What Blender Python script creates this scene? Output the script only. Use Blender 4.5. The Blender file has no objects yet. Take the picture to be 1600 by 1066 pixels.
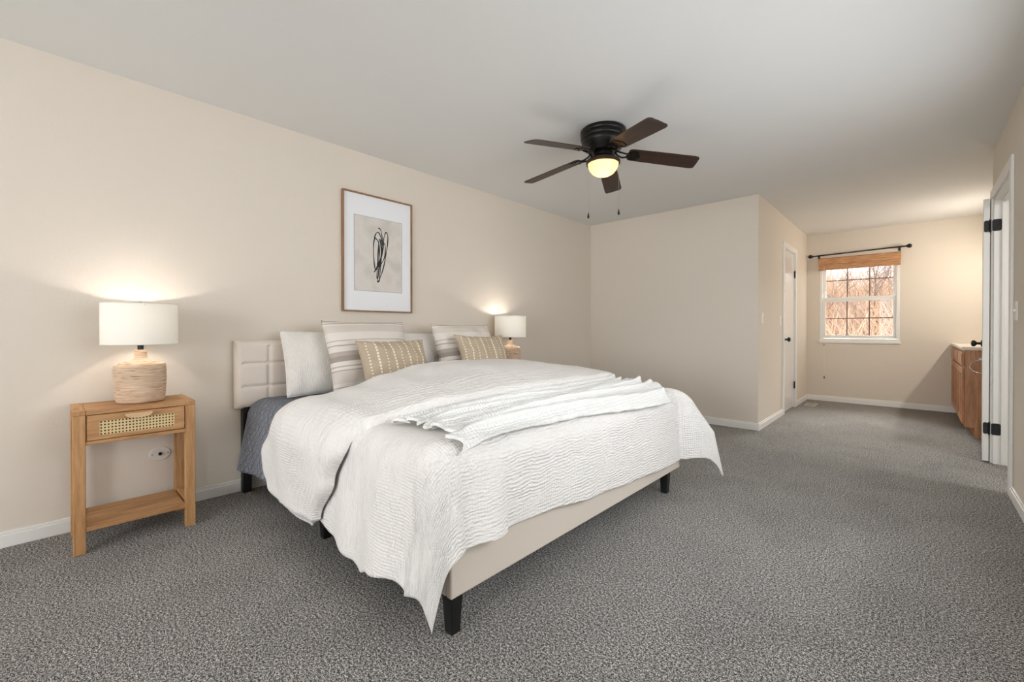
import bpy, bmesh, math, random
import numpy as np
from mathutils import Vector, Matrix, noise as mnoise
PI = math.pi
random.seed(7)
S = bpy.context.scene
C = S.collection

# ------------------------------------------------------------------ camera
cam_d = bpy.data.cameras.new('camera')
cam = bpy.data.objects.new('camera', cam_d); C.objects.link(cam)
cam_d.sensor_width = 36.0
cam_d.lens = 36.0 * 676.293 / 1600
cam_d.shift_y = -(533 - 518.035) / 1600
cam_d.clip_start = 0.02
cam.location = (0, 0, 1.048)
cam.rotation_euler = (math.radians(90 - 0.299), 0, math.radians(42.919))
S.camera = cam

# ------------------------------------------------------------------ render look
S.view_settings.view_transform = 'Standard'
S.view_settings.look = 'None'
S.view_settings.gamma = 1
S.view_settings.use_curve_mapping = False
S.view_settings.exposure = 0.17
try:
    S.cycles.use_denoising = True
    S.cycles.max_bounces = 10
    S.cycles.diffuse_bounces = 6
    S.cycles.sample_clamp_indirect = 6
    S.cycles.caustics_reflective = False
    S.cycles.caustics_refractive = False
except Exception:
    pass

# ------------------------------------------------------------------ sky and daylight
W = bpy.data.worlds.new('overcast_sky'); S.world = W
W.use_nodes = True
bg = W.node_tree.nodes['Background']
bg.inputs[0].default_value = (0.93, 0.96, 1.0, 1)
bg.inputs[1].default_value = 1.9

def area_light(name, loc, rot, sx, sy, power, col, portal=False, parent=None):
    l = bpy.data.lights.new(name, 'AREA'); l.shape = 'RECTANGLE'; l.size = sx; l.size_y = sy
    l.energy = power; l.color = col
    if portal: l.cycles.is_portal = True
    o = bpy.data.objects.new(name, l); C.objects.link(o); o.location = loc; o.rotation_euler = rot
    if parent: o.parent = parent
    return o
# added area lights, as daylight from two unseen windows behind the camera
DAY = (0.90, 0.94, 1.0)
area_light('rear_fill', (-2.05, -3.60, 1.45), (math.radians(106), 0, 0), 1.9, 1.4, 28, DAY)
area_light('rear_fill', (-0.35, -3.60, 1.45), (math.radians(106), 0, 0), 1.1, 1.4, 80, DAY)
# added area light for even side light, at an invented right wall window
area_light('side_fill', (0.62, 2.1, 1.4), (math.radians(88), 0, math.radians(90)), 2.8, 1.0, 31, DAY)
# bright soft sky beyond the far window
sun = bpy.data.lights.new('bright_sky', 'SUN'); sun.energy = 14; sun.angle = math.radians(45); sun.color = (1, .98, .95)
so = bpy.data.objects.new('bright_sky', sun); C.objects.link(so); so.rotation_euler = (math.radians(-58), 0, math.radians(8))
area_light('sky_portal', (-0.58, 7.95, 1.45), (math.radians(-90), 0, 0), 1.0, 1.3, 1, (1, 1, 1), portal=True)

# ------------------------------------------------------------------ material helpers
def lin(c):
    r = []
    for v in c:
        v = v / 255
        r.append(v / 12.92 if v <= 0.04045 else ((v + 0.055) / 1.055) ** 2.4)
    return (*r, 1)

class NT:
    def __init__(s, name, col=(200, 200, 200), rough=0.7, metal=0.0, spec=None):
        s.m = bpy.data.materials.new(name); s.m.use_nodes = True
        s.t = s.m.node_tree; s.b = s.t.nodes['Principled BSDF']
        s.b.inputs['Base Color'].default_value = lin(col)
        s.b.inputs['Roughness'].default_value = rough
        s.b.inputs['Metallic'].default_value = metal
        if spec is not None: s.b.inputs['Specular IOR Level'].default_value = spec
    def n(s, typ, **kw):
        nd = s.t.nodes.new(typ)
        for k, v in kw.items():
            if k.startswith('i_'):
                key = k[2:].replace('_', ' ')
                nd.inputs[key].default_value = v
            else: setattr(nd, k, v)
        return nd
    def l(s, a, b): s.t.links.new(a, b)
    def coord(s, kind='Object', scale=(1, 1, 1), rot=(0, 0, 0)):
        tc = s.n('ShaderNodeTexCoord'); mp = s.n('ShaderNodeMapping')
        mp.inputs['Scale'].default_value = scale; mp.inputs['Rotation'].default_value = rot
        s.l(tc.outputs[kind], mp.inputs[0]); return mp.outputs[0]
    def noise(s, vec, scale=10, detail=3, rough=0.5, dist=0.0):
        nd = s.n('ShaderNodeTexNoise'); nd.inputs['Scale'].default_value = scale
        nd.inputs['Detail'].default_value = detail; nd.inputs['Roughness'].default_value = rough
        nd.inputs['Distortion'].default_value = dist
        s.l(vec, nd.inputs['Vector']); return nd.outputs['Fac']
    def ramp(s, fac, stops, interp='LINEAR'):
        r = s.n('ShaderNodeValToRGB'); r.color_ramp.interpolation = interp
        e = r.color_ramp.elements
        while len(e) < len(stops): e.new(0.5)
        for i, (p, c) in enumerate(stops):
            e[i].position = p; e[i].color = lin(c) if len(c) == 3 else c
        s.l(fac, r.inputs[0]); return r.outputs[0]
    def math(s, op, a, b=None, c=None):
        nd = s.n('ShaderNodeMath', operation=op)
        for i, v in enumerate((a, b, c)):
            if v is None: continue
            if isinstance(v, (int, float)): nd.inputs[i].default_value = v
            else: s.l(v, nd.inputs[i])
        return nd.outputs[0]
    def sep(s, vec):
        nd = s.n('ShaderNodeSeparateXYZ'); s.l(vec, nd.inputs[0]); return nd.outputs
    def mix(s, fac, a, b):
        nd = s.n('ShaderNodeMix', data_type='RGBA')
        for i, v in ((0, fac), (6, a), (7, b)):
            if isinstance(v, (int, float)): nd.inputs[i].default_value = v
            elif isinstance(v, tuple): nd.inputs[i].default_value = v if len(v) == 4 else lin(v)
            else: s.l(v, nd.inputs[i])
        return nd.outputs[2]
    def base(s, c): s.l(c, s.b.inputs['Base Color'])
    def bump(s, h, strength=0.3, dist=0.01, prev=None):
        nd = s.n('ShaderNodeBump'); nd.inputs['Strength'].default_value = strength
        nd.inputs['Distance'].default_value = dist
        s.l(h, nd.inputs['Height'])
        if prev is not None: s.l(prev, nd.inputs['Normal'])
        s.l(nd.outputs[0], s.b.inputs['Normal']); return nd.outputs[0]

def plain(name, col, rough=0.6, metal=0.0, spec=None): return NT(name, col, rough, metal, spec).m

M = {}
def wallmat(name, col):
    t = NT(name, col, 0.75, spec=0.25); v = t.coord()
    t.bump(t.noise(v, 90, 3), 0.12, 0.004, t.bump(t.noise(v, 9, 2), 0.08, 0.01)); return t.m
M['wall'] = wallmat('painted_wall_cream', (222, 213, 200))
M['ceil'] = wallmat('painted_ceiling_white', (228, 228, 226))
def trim():
    t = NT('trim_white', (236, 235, 231), 0.42); return t.m
M['trim'] = trim()
M['doorpaint'] = plain('door_gloss_white', (232, 231, 228), 0.16)
def carpet():
    t = NT('carpet_heather_grey', (110, 108, 104), 0.95, spec=0.1); v = t.coord()
    a = t.noise(v, 125, 4, 0.85); b = t.noise(v, 350, 2, 0.7); c = t.noise(v, 1.3, 3)
    k = t.math('ADD', t.math('MULTIPLY', a, 0.5), t.math('MULTIPLY', b, 0.5))
    col = t.ramp(k, [(0.43, (20, 19, 19)), (0.475, (78, 76, 74)), (0.525, (146, 143, 139)), (0.57, (246, 243, 238))])
    c2 = t.ramp(t.noise(v, 2.6, 3, 0.6, 0.5), [(0.35, (240, 240, 240)), (0.6, (255, 255, 255))])
    mu = t.n('ShaderNodeMix', data_type='RGBA', blend_type='MULTIPLY'); mu.inputs[0].default_value = 1
    t.l(col, mu.inputs[6]); t.l(c2, mu.inputs[7]); t.base(mu.outputs[2])
    t.bump(k, 0.45, 0.01, t.bump(t.noise(v, 14, 2), 0.25, 0.02)); return t.m
M['carpet'] = carpet()
def wood(name, c0, c1, c2, axis='Y', rough=0.55, scale=1.0):
    t = NT(name, c1, rough)
    sc = {'X': (1.2, 14, 14), 'Y': (14, 1.2, 14), 'Z': (14, 14, 1.2)}[axis]
    v = t.coord(scale=tuple(q * scale for q in sc))
    a = t.noise(v, 3.0, 5, 0.6, 0.6); b = t.noise(v, 16, 3, 0.6)
    k = t.math('ADD', t.math('MULTIPLY', a, 0.75), t.math('MULTIPLY', b, 0.25))
    t.base(t.ramp(k, [(0.32, c0), (0.5, c1), (0.68, c2)])); t.bump(k, 0.12, 0.003); return t.m
P0, P1, P2 = (150, 104, 62), (184, 138, 91), (205, 163, 116)
M['pineY'] = wood('pine_wood', P0, P1, P2, 'Y')
M['pineX'] = wood('pine_wood', P0, P1, P2, 'X')
M['pineZ'] = wood('pine_wood', P0, P1, P2, 'Z')
M['oakZ'] = wood('oak_wood', (136, 88, 54), (172, 120, 80), (198, 148, 106), 'Z', 0.45)
M['oakX'] = wood('oak_wood', (136, 88, 54), (172, 120, 80), (198, 148, 106), 'X', 0.45)
M['walnut'] = wood('walnut_blade', (38, 25, 19), (52, 34, 26), (70, 47, 36), 'X', 0.38)
M['bronze'] = plain('oil_rubbed_bronze', (24, 21, 19), 0.35, 0.5)
M['black'] = plain('black_metal', (16, 16, 17), 0.45, 0.2)
M['blackleg'] = plain('black_plastic', (14, 14, 14), 0.5)
M['chrome'] = plain('chrome', (215, 215, 215), 0.12, 1.0)
M['plate'] = plain('plastic_white', (238, 236, 228), 0.4)
M['counter'] = plain('cream_counter', (226, 216, 200), 0.25)
M['dark'] = plain('dark_slot', (15, 14, 13), 0.6)

def fabric(name, col, rough=0.9, bump=0.2, scale=260):
    t = NT(name, col, rough, spec=0.15); v = t.coord()
    t.bump(t.noise(v, scale, 2), bump, 0.002); 
    t.b.inputs['Sheen Weight'].default_value = 0.15; return t.m
M['upholstery'] = fabric('cream_upholstery', (224, 213, 202))
M['uphol_base'] = fabric('cream_upholstery_base', (218, 208, 196))
M['mattress'] = fabric('white_mattress', (225, 225, 222))

def gauze(name, col, s=1.0, strength=0.85, top=0.0):
    """crinkled double gauze: ridges along both cloth directions (UV in metres)"""
    t = NT(name, col, 0.92, spec=0.12); v = t.coord('UV')
    u, w, _ = t.sep(v)
    n1 = t.noise(v, 9, 3, 0.6); n2 = t.noise(v, 2.3, 2); n3 = t.noise(t.coord('UV', scale=(150 * s, 30 * s, 1)), 1, 2)
    n4 = t.noise(t.coord('UV', scale=(14, 5, 1)), 1, 2)
    A = t.math('SINE', t.math('ADD', t.math('MULTIPLY', u, 2 * PI * 72 * s), t.math('MULTIPLY', n1, 22)))
    B = t.math('SINE', t.math('ADD', t.math('MULTIPLY', w, 2 * PI * 85 * s), t.math('MULTIPLY', n1, 12)))
    mm = t.ramp(n2, [(0.42, (0, 0, 0, 1)), (0.62, (1, 1, 1, 1))])
    am = t.ramp(n4, [(0.35, (0.25, 0.25, 0.25, 1)), (0.65, (1, 1, 1, 1))])
    hA = t.math('MULTIPLY', A, am)
    h = t.math('ADD', t.math('MULTIPLY', hA, 0.19), t.math('MULTIPLY', t.math('MULTIPLY', B, mm), 0.12))
    h = t.math('ADD', h, t.math('MULTIPLY', n3, 0.7))
    t.bump(h, strength, 0.010)
    t.b.inputs['Sheen Weight'].default_value = 0.1
    return t.m
M['duvet'] = gauze('white_gauze_cotton', (241, 238, 234))
M['sham'] = gauze('white_gauze_sham', (238, 233, 226), 1.3, 0.7)

def knit():
    t = NT('white_open_knit', (238, 238, 235), 0.9, spec=0.1); v = t.coord('UV')
    x, y, _ = t.sep(v)
    a = t.math('SINE', t.math('MULTIPLY', x, 2 * PI * 75)); b = t.math('SINE', t.math('MULTIPLY', y, 2 * PI * 60))
    h = t.math('MULTIPLY', t.math('ADD', a, 1.0), t.math('ADD', b, 1.0))
    n = t.noise(v, 90, 3)
    t.bump(t.math('ADD', t.math('MULTIPLY', h, 0.3), n), 0.55, 0.006)
    return t.m
M['knit'] = knit()

def quilt():
    t = NT('grey_quilted_cotton', (141, 145, 154), 0.85, spec=0.15); v = t.coord('UV')
    x, y, _ = t.sep(v)
    k = 2 * PI * 15
    a = t.math('ABSOLUTE', t.math('SINE', t.math('MULTIPLY', t.math('ADD', x, y), k)))
    b = t.math('ABSOLUTE', t.math('SINE', t.math('MULTIPLY', t.math('SUBTRACT', x, y), k)))
    ch = t.n('ShaderNodeTexChecker'); ch.inputs['Scale'].default_value = 30; t.l(v, ch.inputs['Vector'])
    h = t.mix(ch.outputs['Fac'], a, b)
    t.bump(t.math('POWER', h, 0.5), 0.9, 0.022); return t.m
M['quilt'] = quilt()

def striped():
    t = NT('striped_linen', (226, 218, 208), 0.92, spec=0.12); v = t.coord()
    _, _, z = t.sep(v)
    # local height runs -0.27..0.27
    f = t.math('ADD', t.math('MULTIPLY', z, 1 / 0.54), 0.5)
    f = t.math('ADD', f, t.math('MULTIPLY', t.math('SUBTRACT', t.noise(v, 6, 2), 0.5), 0.02))
    W0, G, D = (229, 221, 212), (186, 175, 163), (166, 156, 146)
    W1 = (216, 206, 196)
    st = [(0.0, W0), (.10, G), (.115, W0), (.16, W1), (.30, G), (.315, W0), (.35, G), (.365, W0), (.42, D), (.49, G), (.55, W0),
          (.62, G), (.635, W0), (.68, G), (.695, W0), (.80, W1), (.90, W0), (.925, G), (.94, W0), (.955, G), (.975, W0)]
    t.base(t.ramp(f, st, 'CONSTANT'))
    t.bump(t.noise(t.coord(scale=(40, 40, 240)), 1, 2), 0.4, 0.006); return t.m
M['striped'] = striped()

def tandash():
    t = NT('tan_woven_dashes', (178, 164, 132), 0.9, spec=0.12); v = t.coord()
    x, y, z = t.sep(v)
    u = t.math('ADD', t.math('MULTIPLY', y, 17.0), 50.25)     # columns along the width
    col = t.math('FLOOR', u); fu = t.math('FRACT', u)
    odd = t.math('MODULO', col, 2.0)
    du = t.math('ABSOLUTE', t.math('SUBTRACT', fu, 0.5))
    w = t.math('ADD', 0.085, t.math('MULTIPLY', odd, 0.02))
    inl = t.math('LESS_THAN', du, w)
    fz = t.math('FRACT', t.math('ADD', t.math('MULTIPLY', z, 46.0), 40))
    duty = t.math('ADD', 0.40, t.math('MULTIPLY', odd, 0.28))
    on = t.math('MULTIPLY', inl, t.math('LESS_THAN', fz, duty))
    face = t.math('GREATER_THAN', x, 0.0)
    n = t.noise(v, 220, 2)
    base = t.mix(n, (176, 158, 134), (198, 183, 162))
    t.base(t.mix(t.math('MULTIPLY', on, face), base, (240, 232, 212)))
    t.bump(t.math('ADD', n, t.math('MULTIPLY', on, 1.5)), 0.35, 0.004); return t.m
M['tan'] = tandash()

def rattan():
    t = NT('woven_raffia', (205, 175, 145), 0.85, spec=0.2)
    v = t.coord(scale=(13, 13, 210)); v2 = t.coord(scale=(110, 110, 26))
    a = t.noise(v, 1.0, 3, 0.6, 0.8); b = t.noise(v2, 1, 2)
    t.base(t.ramp(a, [(0.3, (160, 124, 92)), (0.45, (208, 180, 152)), (0.7, (232, 210, 186))]))
    t.bump(t.math('ADD', a, t.math('MULTIPLY', b, 0.5)), 0.7, 0.006); return t.m
M['rattan'] = rattan()
def cane():
    t = NT('cane_webbing', (214, 190, 140), 0.7); v = t.coord()
    _, y, z = t.sep(v)
    fy = t.math('SUBTRACT', t.math('FRACT', t.math('MULTIPLY', y, 78.0)), 0.5)
    fz = t.math('SUBTRACT', t.math('FRACT', t.math('MULTIPLY', z, 70.0)), 0.5)
    d = t.math('SQRT', t.math('ADD', t.math('MULTIPLY', fy, fy), t.math('MULTIPLY', fz, fz)))
    k = t.math('LESS_THAN', d, 0.27)
    t.base(t.mix(k, (220, 196, 146), (52, 38, 24))); return t.m
M['cane'] = cane()

def shade_mat():
    t = NT('lamp_shade_linen', (240, 236, 226), 0.9)
    tr = t.n('ShaderNodeBsdfTranslucent'); tr.inputs[0].default_value = lin((244, 238, 222))
    mx = t.n('ShaderNodeMixShader'); mx.inputs[0].default_value = 0.055
    t.l(t.b.outputs[0], mx.inputs[1]); t.l(tr.outputs[0], mx.inputs[2])
    t.l(mx.outputs[0], t.t.nodes['Material Output'].inputs['Surface']); return t.m
M['shade'] = shade_mat()
def emit(name, col, strength):
    t = NT(name, col, 0.4)
    t.b.inputs['Emission Color'].default_value = lin(col); t.b.inputs['Emission Strength'].default_value = strength
    return t.m
M['bulb'] = emit('lit_bulb', (255, 236, 210), 8)
def globe():
    t = NT('frosted_alabaster_glass', (240, 205, 155), 0.35)
    lw = t.n('ShaderNodeLayerWeight'); lw.inputs[0].default_value = 0.35
    c = t.ramp(lw.outputs['Facing'], [(0.0, (255, 240, 210)), (0.4, (255, 208, 145)), (1.0, (205, 150, 95))])
    t.l(c, t.b.inputs['Emission Color']); t.b.inputs['Emission Strength'].default_value = 0.3
    tr = t.n('ShaderNodeBsdfTranslucent'); tr.inputs[0].default_value = lin((255, 228, 186))
    mx = t.n('ShaderNodeMixShader'); mx.inputs[0].default_value = 0.4
    t.l(t.b.outputs[0], mx.inputs[1]); t.l(tr.outputs[0], mx.inputs[2])
    t.l(mx.outputs[0], t.t.nodes['Material Output'].inputs['Surface'])
    return t.m
M['globe'] = globe()
def glass():
    t = NT('window_glass', (255, 255, 255), 0.0)
    tr = t.n('ShaderNodeBsdfTransparent'); gl = t.n('ShaderNodeBsdfGlossy'); gl.inputs['Roughness'].default_value = 0.02
    mx = t.n('ShaderNodeMixShader'); mx.inputs[0].default_value = 0.006
    t.l(tr.outputs[0], mx.inputs[1]); t.l(gl.outputs[0], mx.inputs[2])
    t.l(mx.outputs[0], t.t.nodes['Material Output'].inputs['Surface']); return t.m
M['glass'] = glass()
def bamboo():
    t = NT('woven_bamboo', (186, 138, 98), 0.7); v = t.coord(scale=(6, 60, 120))
    a = t.noise(v, 1.5, 3)
    t.base(t.ramp(a, [(0.3, (158, 108, 70)), (0.5, (192, 142, 100)), (0.7, (214, 168, 126))])); t.bump(a, 0.5, 0.006); return t.m
M['bamboo'] = bamboo()
def frame_wood(): return wood('walnut_frame', (112, 80, 52), (142, 106, 74), (166, 128, 92), 'Z')
M['framewood'] = frame_wood()
M['mat'] = plain('mat_board', (236, 238, 241), 0.6)
def paper():
    t = NT('aged_paper', (216, 211, 203), 0.8); v = t.coord()
    t.base(t.ramp(t.noise(v, 7, 4), [(0.3, (204, 198, 190)), (0.55, (219, 214, 207)), (0.75, (212, 202, 192))])); return t.m
M['paper'] = paper()
M['ink'] = plain('black_ink', (18, 18, 20), 0.6)
M['inkgrey'] = plain('plate_edge_grey', (150, 148, 146), 0.7)
M['bark'] = NT('grey_bark', (150, 132, 120), 0.9).m
M['twig'] = NT('dry_twigs', (206, 180, 156), 0.9).m
def drygrass():
    t = NT('dry_grass', (180, 150, 115), 0.95); v = t.coord()
    t.base(t.ramp(t.noise(v, 5, 6, 0.7), [(0.35, (160, 138, 120)), (0.5, (198, 174, 152)), (0.65, (222, 202, 182))])); return t.m
M['grass'] = drygrass()

# ------------------------------------------------------------------ mesh builder
class MB:
    def __init__(s): s.bm = bmesh.new(); s.uv = None
    def box(s, x0, x1, y0, y1, z0, z1, bev=0.0, seg=2):
        r = bmesh.ops.create_cube(s.bm, size=1)
        vs = r['verts']
        for v in vs:
            v.co = Vector((x0 + (v.co.x + .5) * (x1 - x0), y0 + (v.co.y + .5) * (y1 - y0), z0 + (v.co.z + .5) * (z1 - z0)))
        if bev > 0:
            es = list({e for v in vs for e in v.link_edges})
            bmesh.ops.bevel(s.bm, geom=es, offset=bev, segments=seg, profile=0.5, affect='EDGES')
        return s
    def lathe(s, prof, cx=0, cy=0, n=40, cap=True, sx=1, sy=1):
        rings = []
        for r, z in prof:
            rings.append([s.bm.verts.new((cx + sx * r * math.cos(2 * PI * i / n), cy + sy * r * math.sin(2 * PI * i / n), z)) for i in range(n)])
        for a, b in zip(rings, rings[1:]):
            for i in range(n):
                s.bm.faces.new((a[i], a[(i + 1) % n], b[(i + 1) % n], b[i]))
        if cap:
            if prof[0][0] > 1e-5: s.bm.faces.new(rings[0][::-1])
            if prof[-1][0] > 1e-5: s.bm.faces.new(rings[-1])
        return s
    def tube(s, pts, r, n=8, closed=False, cap=True):
        pts = [Vector(p) for p in pts]; k = len(pts)
        rr = r if isinstance(r, (list, tuple)) else [r] * k
        rings = []; up = Vector((0.13, 0.31, 0.94))
        for i, p in enumerate(pts):
            if closed: d = pts[(i + 1) % k] - pts[i - 1]
            else: d = pts[min(i + 1, k - 1)] - pts[max(i - 1, 0)]
            if d.length < 1e-9: d = Vector((0, 0, 1))
            d.normalize()
            a = d.cross(up)
            if a.length < 0.05: a = d.cross(Vector((1, 0, 0)))
            a.normalize(); b = d.cross(a); up = -b if False else up
            rings.append([s.bm.verts.new(p + rr[i] * (a * math.cos(2 * PI * j / n) + b * math.sin(2 * PI * j / n))) for j in range(n)])
        m = k if closed else k - 1
        for i in range(m):
            A = rings[i]; B = rings[(i + 1) % k]
            for j in range(n): s.bm.faces.new((A[j], A[(j + 1) % n], B[(j + 1) % n], B[j]))
        if cap and not closed:
            s.bm.faces.new(rings[0][::-1]); s.bm.faces.new(rings[-1])
        return s
    def prism(s, poly, z0, z1, axis='Z'):
        """polygon (list of 2d points) extruded along axis"""
        def mk(p, h):
            if axis == 'Z': return (p[0], p[1], h)
            if axis == 'Y': return (p[0], h, p[1])
            return (h, p[0], p[1])
        a = [s.bm.verts.new(mk(p, z0)) for p in poly]; b = [s.bm.verts.new(mk(p, z1)) for p in poly]
        k = len(poly)
        for i in range(k): s.bm.faces.new((a[i], a[(i + 1) % k], b[(i + 1) % k], b[i]))
        s.bm.faces.new(a[::-1]); s.bm.faces.new(b); return s
    def grid(s, P, uvs=None, closed_u=False):
        """P[i][j] -> point"""
        ni, nj = len(P), len(P[0])
        V = [[s.bm.verts.new(P[i][j]) for j in range(nj)] for i in range(ni)]
        uvl = s.bm.loops.layers.uv.verify() if uvs is not None else None
        for i in range(ni - 1):
            for j in range(nj - 1):
                ids = ((i, j), (i + 1, j), (i + 1, j + 1), (i, j + 1))
                f = s.bm.faces.new([V[a][b] for a, b in ids])
                if uvl:
                    for lp, (a, b) in zip(f.loops, ids): lp[uvl].uv = uvs[a][b]
        return s
    def build(s, name, mat, parent=None, smooth=False, angle=None, loc=None, fixn=True):
        if fixn: bmesh.ops.recalc_face_normals(s.bm, faces=s.bm.faces)
        me = bpy.data.meshes.new(name); s.bm.to_mesh(me); s.bm.free()
        if mat: me.materials.append(mat)
        if smooth:
            me.polygons.foreach_set('use_smooth', [True] * len(me.polygons))
            if angle:
                try: me.set_sharp_from_angle(angle=math.radians(angle))
                except Exception: pass
        o = bpy.data.objects.new(name, me); C.objects.link(o)
        if parent: o.parent = parent
        if loc: o.location = loc
        return o

def tag(o, label=None, cat=None, group=None, kind=None):
    if label: o['label'] = label
    if cat: o['category'] = cat
    if group: o['group'] = group
    if kind: o['kind'] = kind
    return o
def empty(name, loc, rz=0, **kw):
    o = bpy.data.objects.new(name, None); C.objects.link(o); o.location = loc; o.rotation_euler = (0, 0, rz)
    o.empty_display_size = 0.1
    return tag(o, **kw)
def copy_tree(o, parent=None):
    c = o.copy(); C.objects.link(c)
    if parent: c.parent = parent
    for ch in [q for q in bpy.data.objects if q.parent is o and q is not c]:
        copy_tree(ch, c)
    return c
def struct(name, mb, mat, parent=None, **kw):
    o = mb.build(name, mat, parent, **kw)
    if not parent: o['kind'] = 'structure'
    return o

# ------------------------------------------------------------------ room shell
H = 2.44
XL, YB, XC, YF, XR = -3.2, 5.0, -1.18, 7.748, 0.45
YR = -3.4          # wall behind the camera
XV = 1.05          # wall behind the vanity
T = 0.12
struct('floor', MB().box(XL - T, 2.6, YR - 0.2, YF + 0.2, -0.12, 0.0), M['carpet'])
struct('ceiling', MB().box(XL - T, 2.6, YR - 0.2, YF + 0.2, H, H + 0.12), M['ceil'])
struct('wall_left', MB().box(XL - T, XL, YR - T, YB + T, 0, H), M['wall'])
struct('wall_back', MB().box(XL, XC - T, YB, YB + T, 0, H), M['wall'])
# closet side wall with its door opening
CD0, CD1, CDH = 6.165, 6.85, 2.06
struct('wall_closet', MB().box(XC - T, XC, YB, CD0, 0, H).box(XC - T, XC, CD1, YF + T, 0, H).box(XC - T, XC, CD0, CD1, CDH, H), M['wall'])
struct('wall_closet_interior', MB().box(XC - 0.62, XC - 0.6, 5.12, 7.7, 0, H), M['wall'])
# far wall with its window opening
WX0, WX1, WZ0, WZ1 = -1.02, -0.145, 0.87, 2.08
struct('wall_far', MB().box(XC, WX0, YF, YF + T, 0, H).box(WX1, XV + T, YF, YF + T, 0, H)
       .box(WX0, WX1, YF, YF + T, 0, WZ0).box(WX0, WX1, YF, YF + T, WZ1, H), M['wall'])
# right wall with the bathroom doorway and an added opening for side light
D0, D1, DH = 4.145, 5.03, 2.065
struct('wall_right', MB().box(XR, XR + T, YR - T, .7, 0, H).box(XR, XR + T, 3.5, D0, 0, H).box(XR, XR + T, .7, 3.5, 0, .85).box(XR, XR + T, .7, 3.5, 1.95, H).box(XR, XR + T, D1, 5.095, 0, H).box(XR, XR + T, D0, D1, DH, H), M['wall'])
struct('wall_alcove', MB().box(XR + T, XV + T, 5.0, 5.095, 0, H).box(XV, XV + T, 5.095, YF, 0, H), M['wall'])
struct('wall_bathroom', MB().box(2.4, 2.5, 3.0, 5.0, 0, H).box(XR + T, 2.5, 2.9, 3.0, 0, H).box(XV + T, 2.5, 5.0, 5.095, 0, H), M['wall'])
# unseen wall behind the camera, with two wide windows added for light
struct('wall_rear', MB().box(XL, -3.0, YR - T, YR, 0, H).box(-1.1, -0.9, YR - T, YR, 0, H).box(0.2, XR, YR - T, YR, 0, H)
       .box(-3.0, -1.1, YR - T, YR, 0, 0.75).box(-3.0, -1.1, YR - T, YR, 2.15, H)
       .box(-0.9, 0.2, YR - T, YR, 0, 0.75).box(-0.9, 0.2, YR - T, YR, 2.15, H), M['wall'])
def added_window(name, x0, x1, loc=None, rz=0, h=1.4):
    w = empty(name, loc or ((x0 + x1) / 2, YR - 0.06, 0.75), rz, kind='structure')
    cx = (x0 + x1) / 2; a, b = x0 - cx, x1 - cx
    MB().box(a, b, -.03, .03, 0, .05).box(a, b, -.03, .03, h - .05, h).box(a, a + .05, -.03, .03, .05, h - .05)\
        .box(b - .05, b, -.03, .03, .05, h - .05).box(-.025, .025, -.03, .03, .05, h - .05).build('window_frame', M['trim'], w)
added_window('added_window_2', -3.0, -1.1); added_window('added_window_3', -0.9, 0.2)  # unseen windows, added to go with the rear area lights
added_window('added_window_4', -1.4, 1.4, (XR + .06, 2.1, .85), PI / 2, 1.1)  # unseen window beside the camera, added for the side area light

# baseboards: profile height .078
def bb(name, segs):
    m = MB()
    for (x0, x1, y0, y1) in segs:
        m.box(x0, x1, y0, y1, 0, 0.06, 0.002, 1)
        # thinner moulded lip on top
        dx, dy = x1 - x0, y1 - y0
        if dx < dy:
            side = 1 if abs(x0 - XL) < .01 or abs(x0 - XC) < .01 else 0
            m.box(x0 if side else x0 + .005, x1 - .005 if side else x1, y0, y1, 0.06, 0.076, 0.002, 1)
        else: m.box(x0, x1, y0 + .005, y1, 0.06, 0.076, 0.002, 1)
    return struct(name, m, M['trim'])
bw = 0.014
bb('baseboard_left', [(XL, XL + bw, YR, YB)])
bb('baseboard_back', [(XL + bw, XC + bw, YB - bw, YB)])
bb('baseboard_closet', [(XC, XC + bw, YB, CD0 - .062), (XC, XC + bw, CD1 + .062, YF - bw)])
bb('baseboard_far', [(XC, XV, YF - bw, YF)])
bb('baseboard_right', [(XR - bw, XR, YR, D0 - .07)])

# closet door: casing, leaf, knob, hinges
cd = empty('door_1', (XC, (CD0 + CD1) / 2, 0), kind='structure')
yc = (CD0 + CD1) / 2; hw = (CD1 - CD0) / 2
MB().box(0, .016, -hw - .06, -hw + .004, 0, CDH + .06, .003).box(0, .016, hw - .004, hw + .06, 0, CDH + .06, .003)\
    .box(0, .016, -hw + .004, hw - .004, CDH - .004, CDH + .06, .003).build('door_casing', M['trim'], cd)
MB().box(-.10, 0, -hw, -hw + .012, 0, CDH).box(-.10, 0, hw - .012, hw, 0, CDH).box(-.10, 0, -hw + .012, hw - .012, CDH - .012, CDH).build('door_jamb', M['trim'], cd)
MB().box(-.045, -.008, -hw + .014, hw - .014, .012, CDH - .014, .002).build('door_leaf', M['doorpaint'], cd)
MB().lathe([(.028, -.008), (.028, 0), (.012, .004), (.011, .03), (.02, .036), (.029, .048), (.028, .06), (.016, .068), (0.0, .069)], n=24)
def knob(parent, loc, rot, name='door_knob', mat='black'):
    o = MB().lathe([(.03, 0), (.03, .006), (.012, .010), (.011, .032), (.021, .038), (.029, .05), (.027, .062), (.014, .069), (0.001, .07)], n=28).build(name, M[mat], parent, True, 40)
    o.location = loc; o.rotation_euler = rot; return o
knob(cd, (-.008, -hw + .085, .92), (0, PI / 2, 0))
for z in (0.30, 1.78):
    MB().box(-.006, .004, hw - .020, hw - .006, z - .045, z + .045).tube([(.004, hw - .013, z - .048), (.004, hw - .013, z + .048)], .006).build('door_hinge', M['black'], cd)

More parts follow.
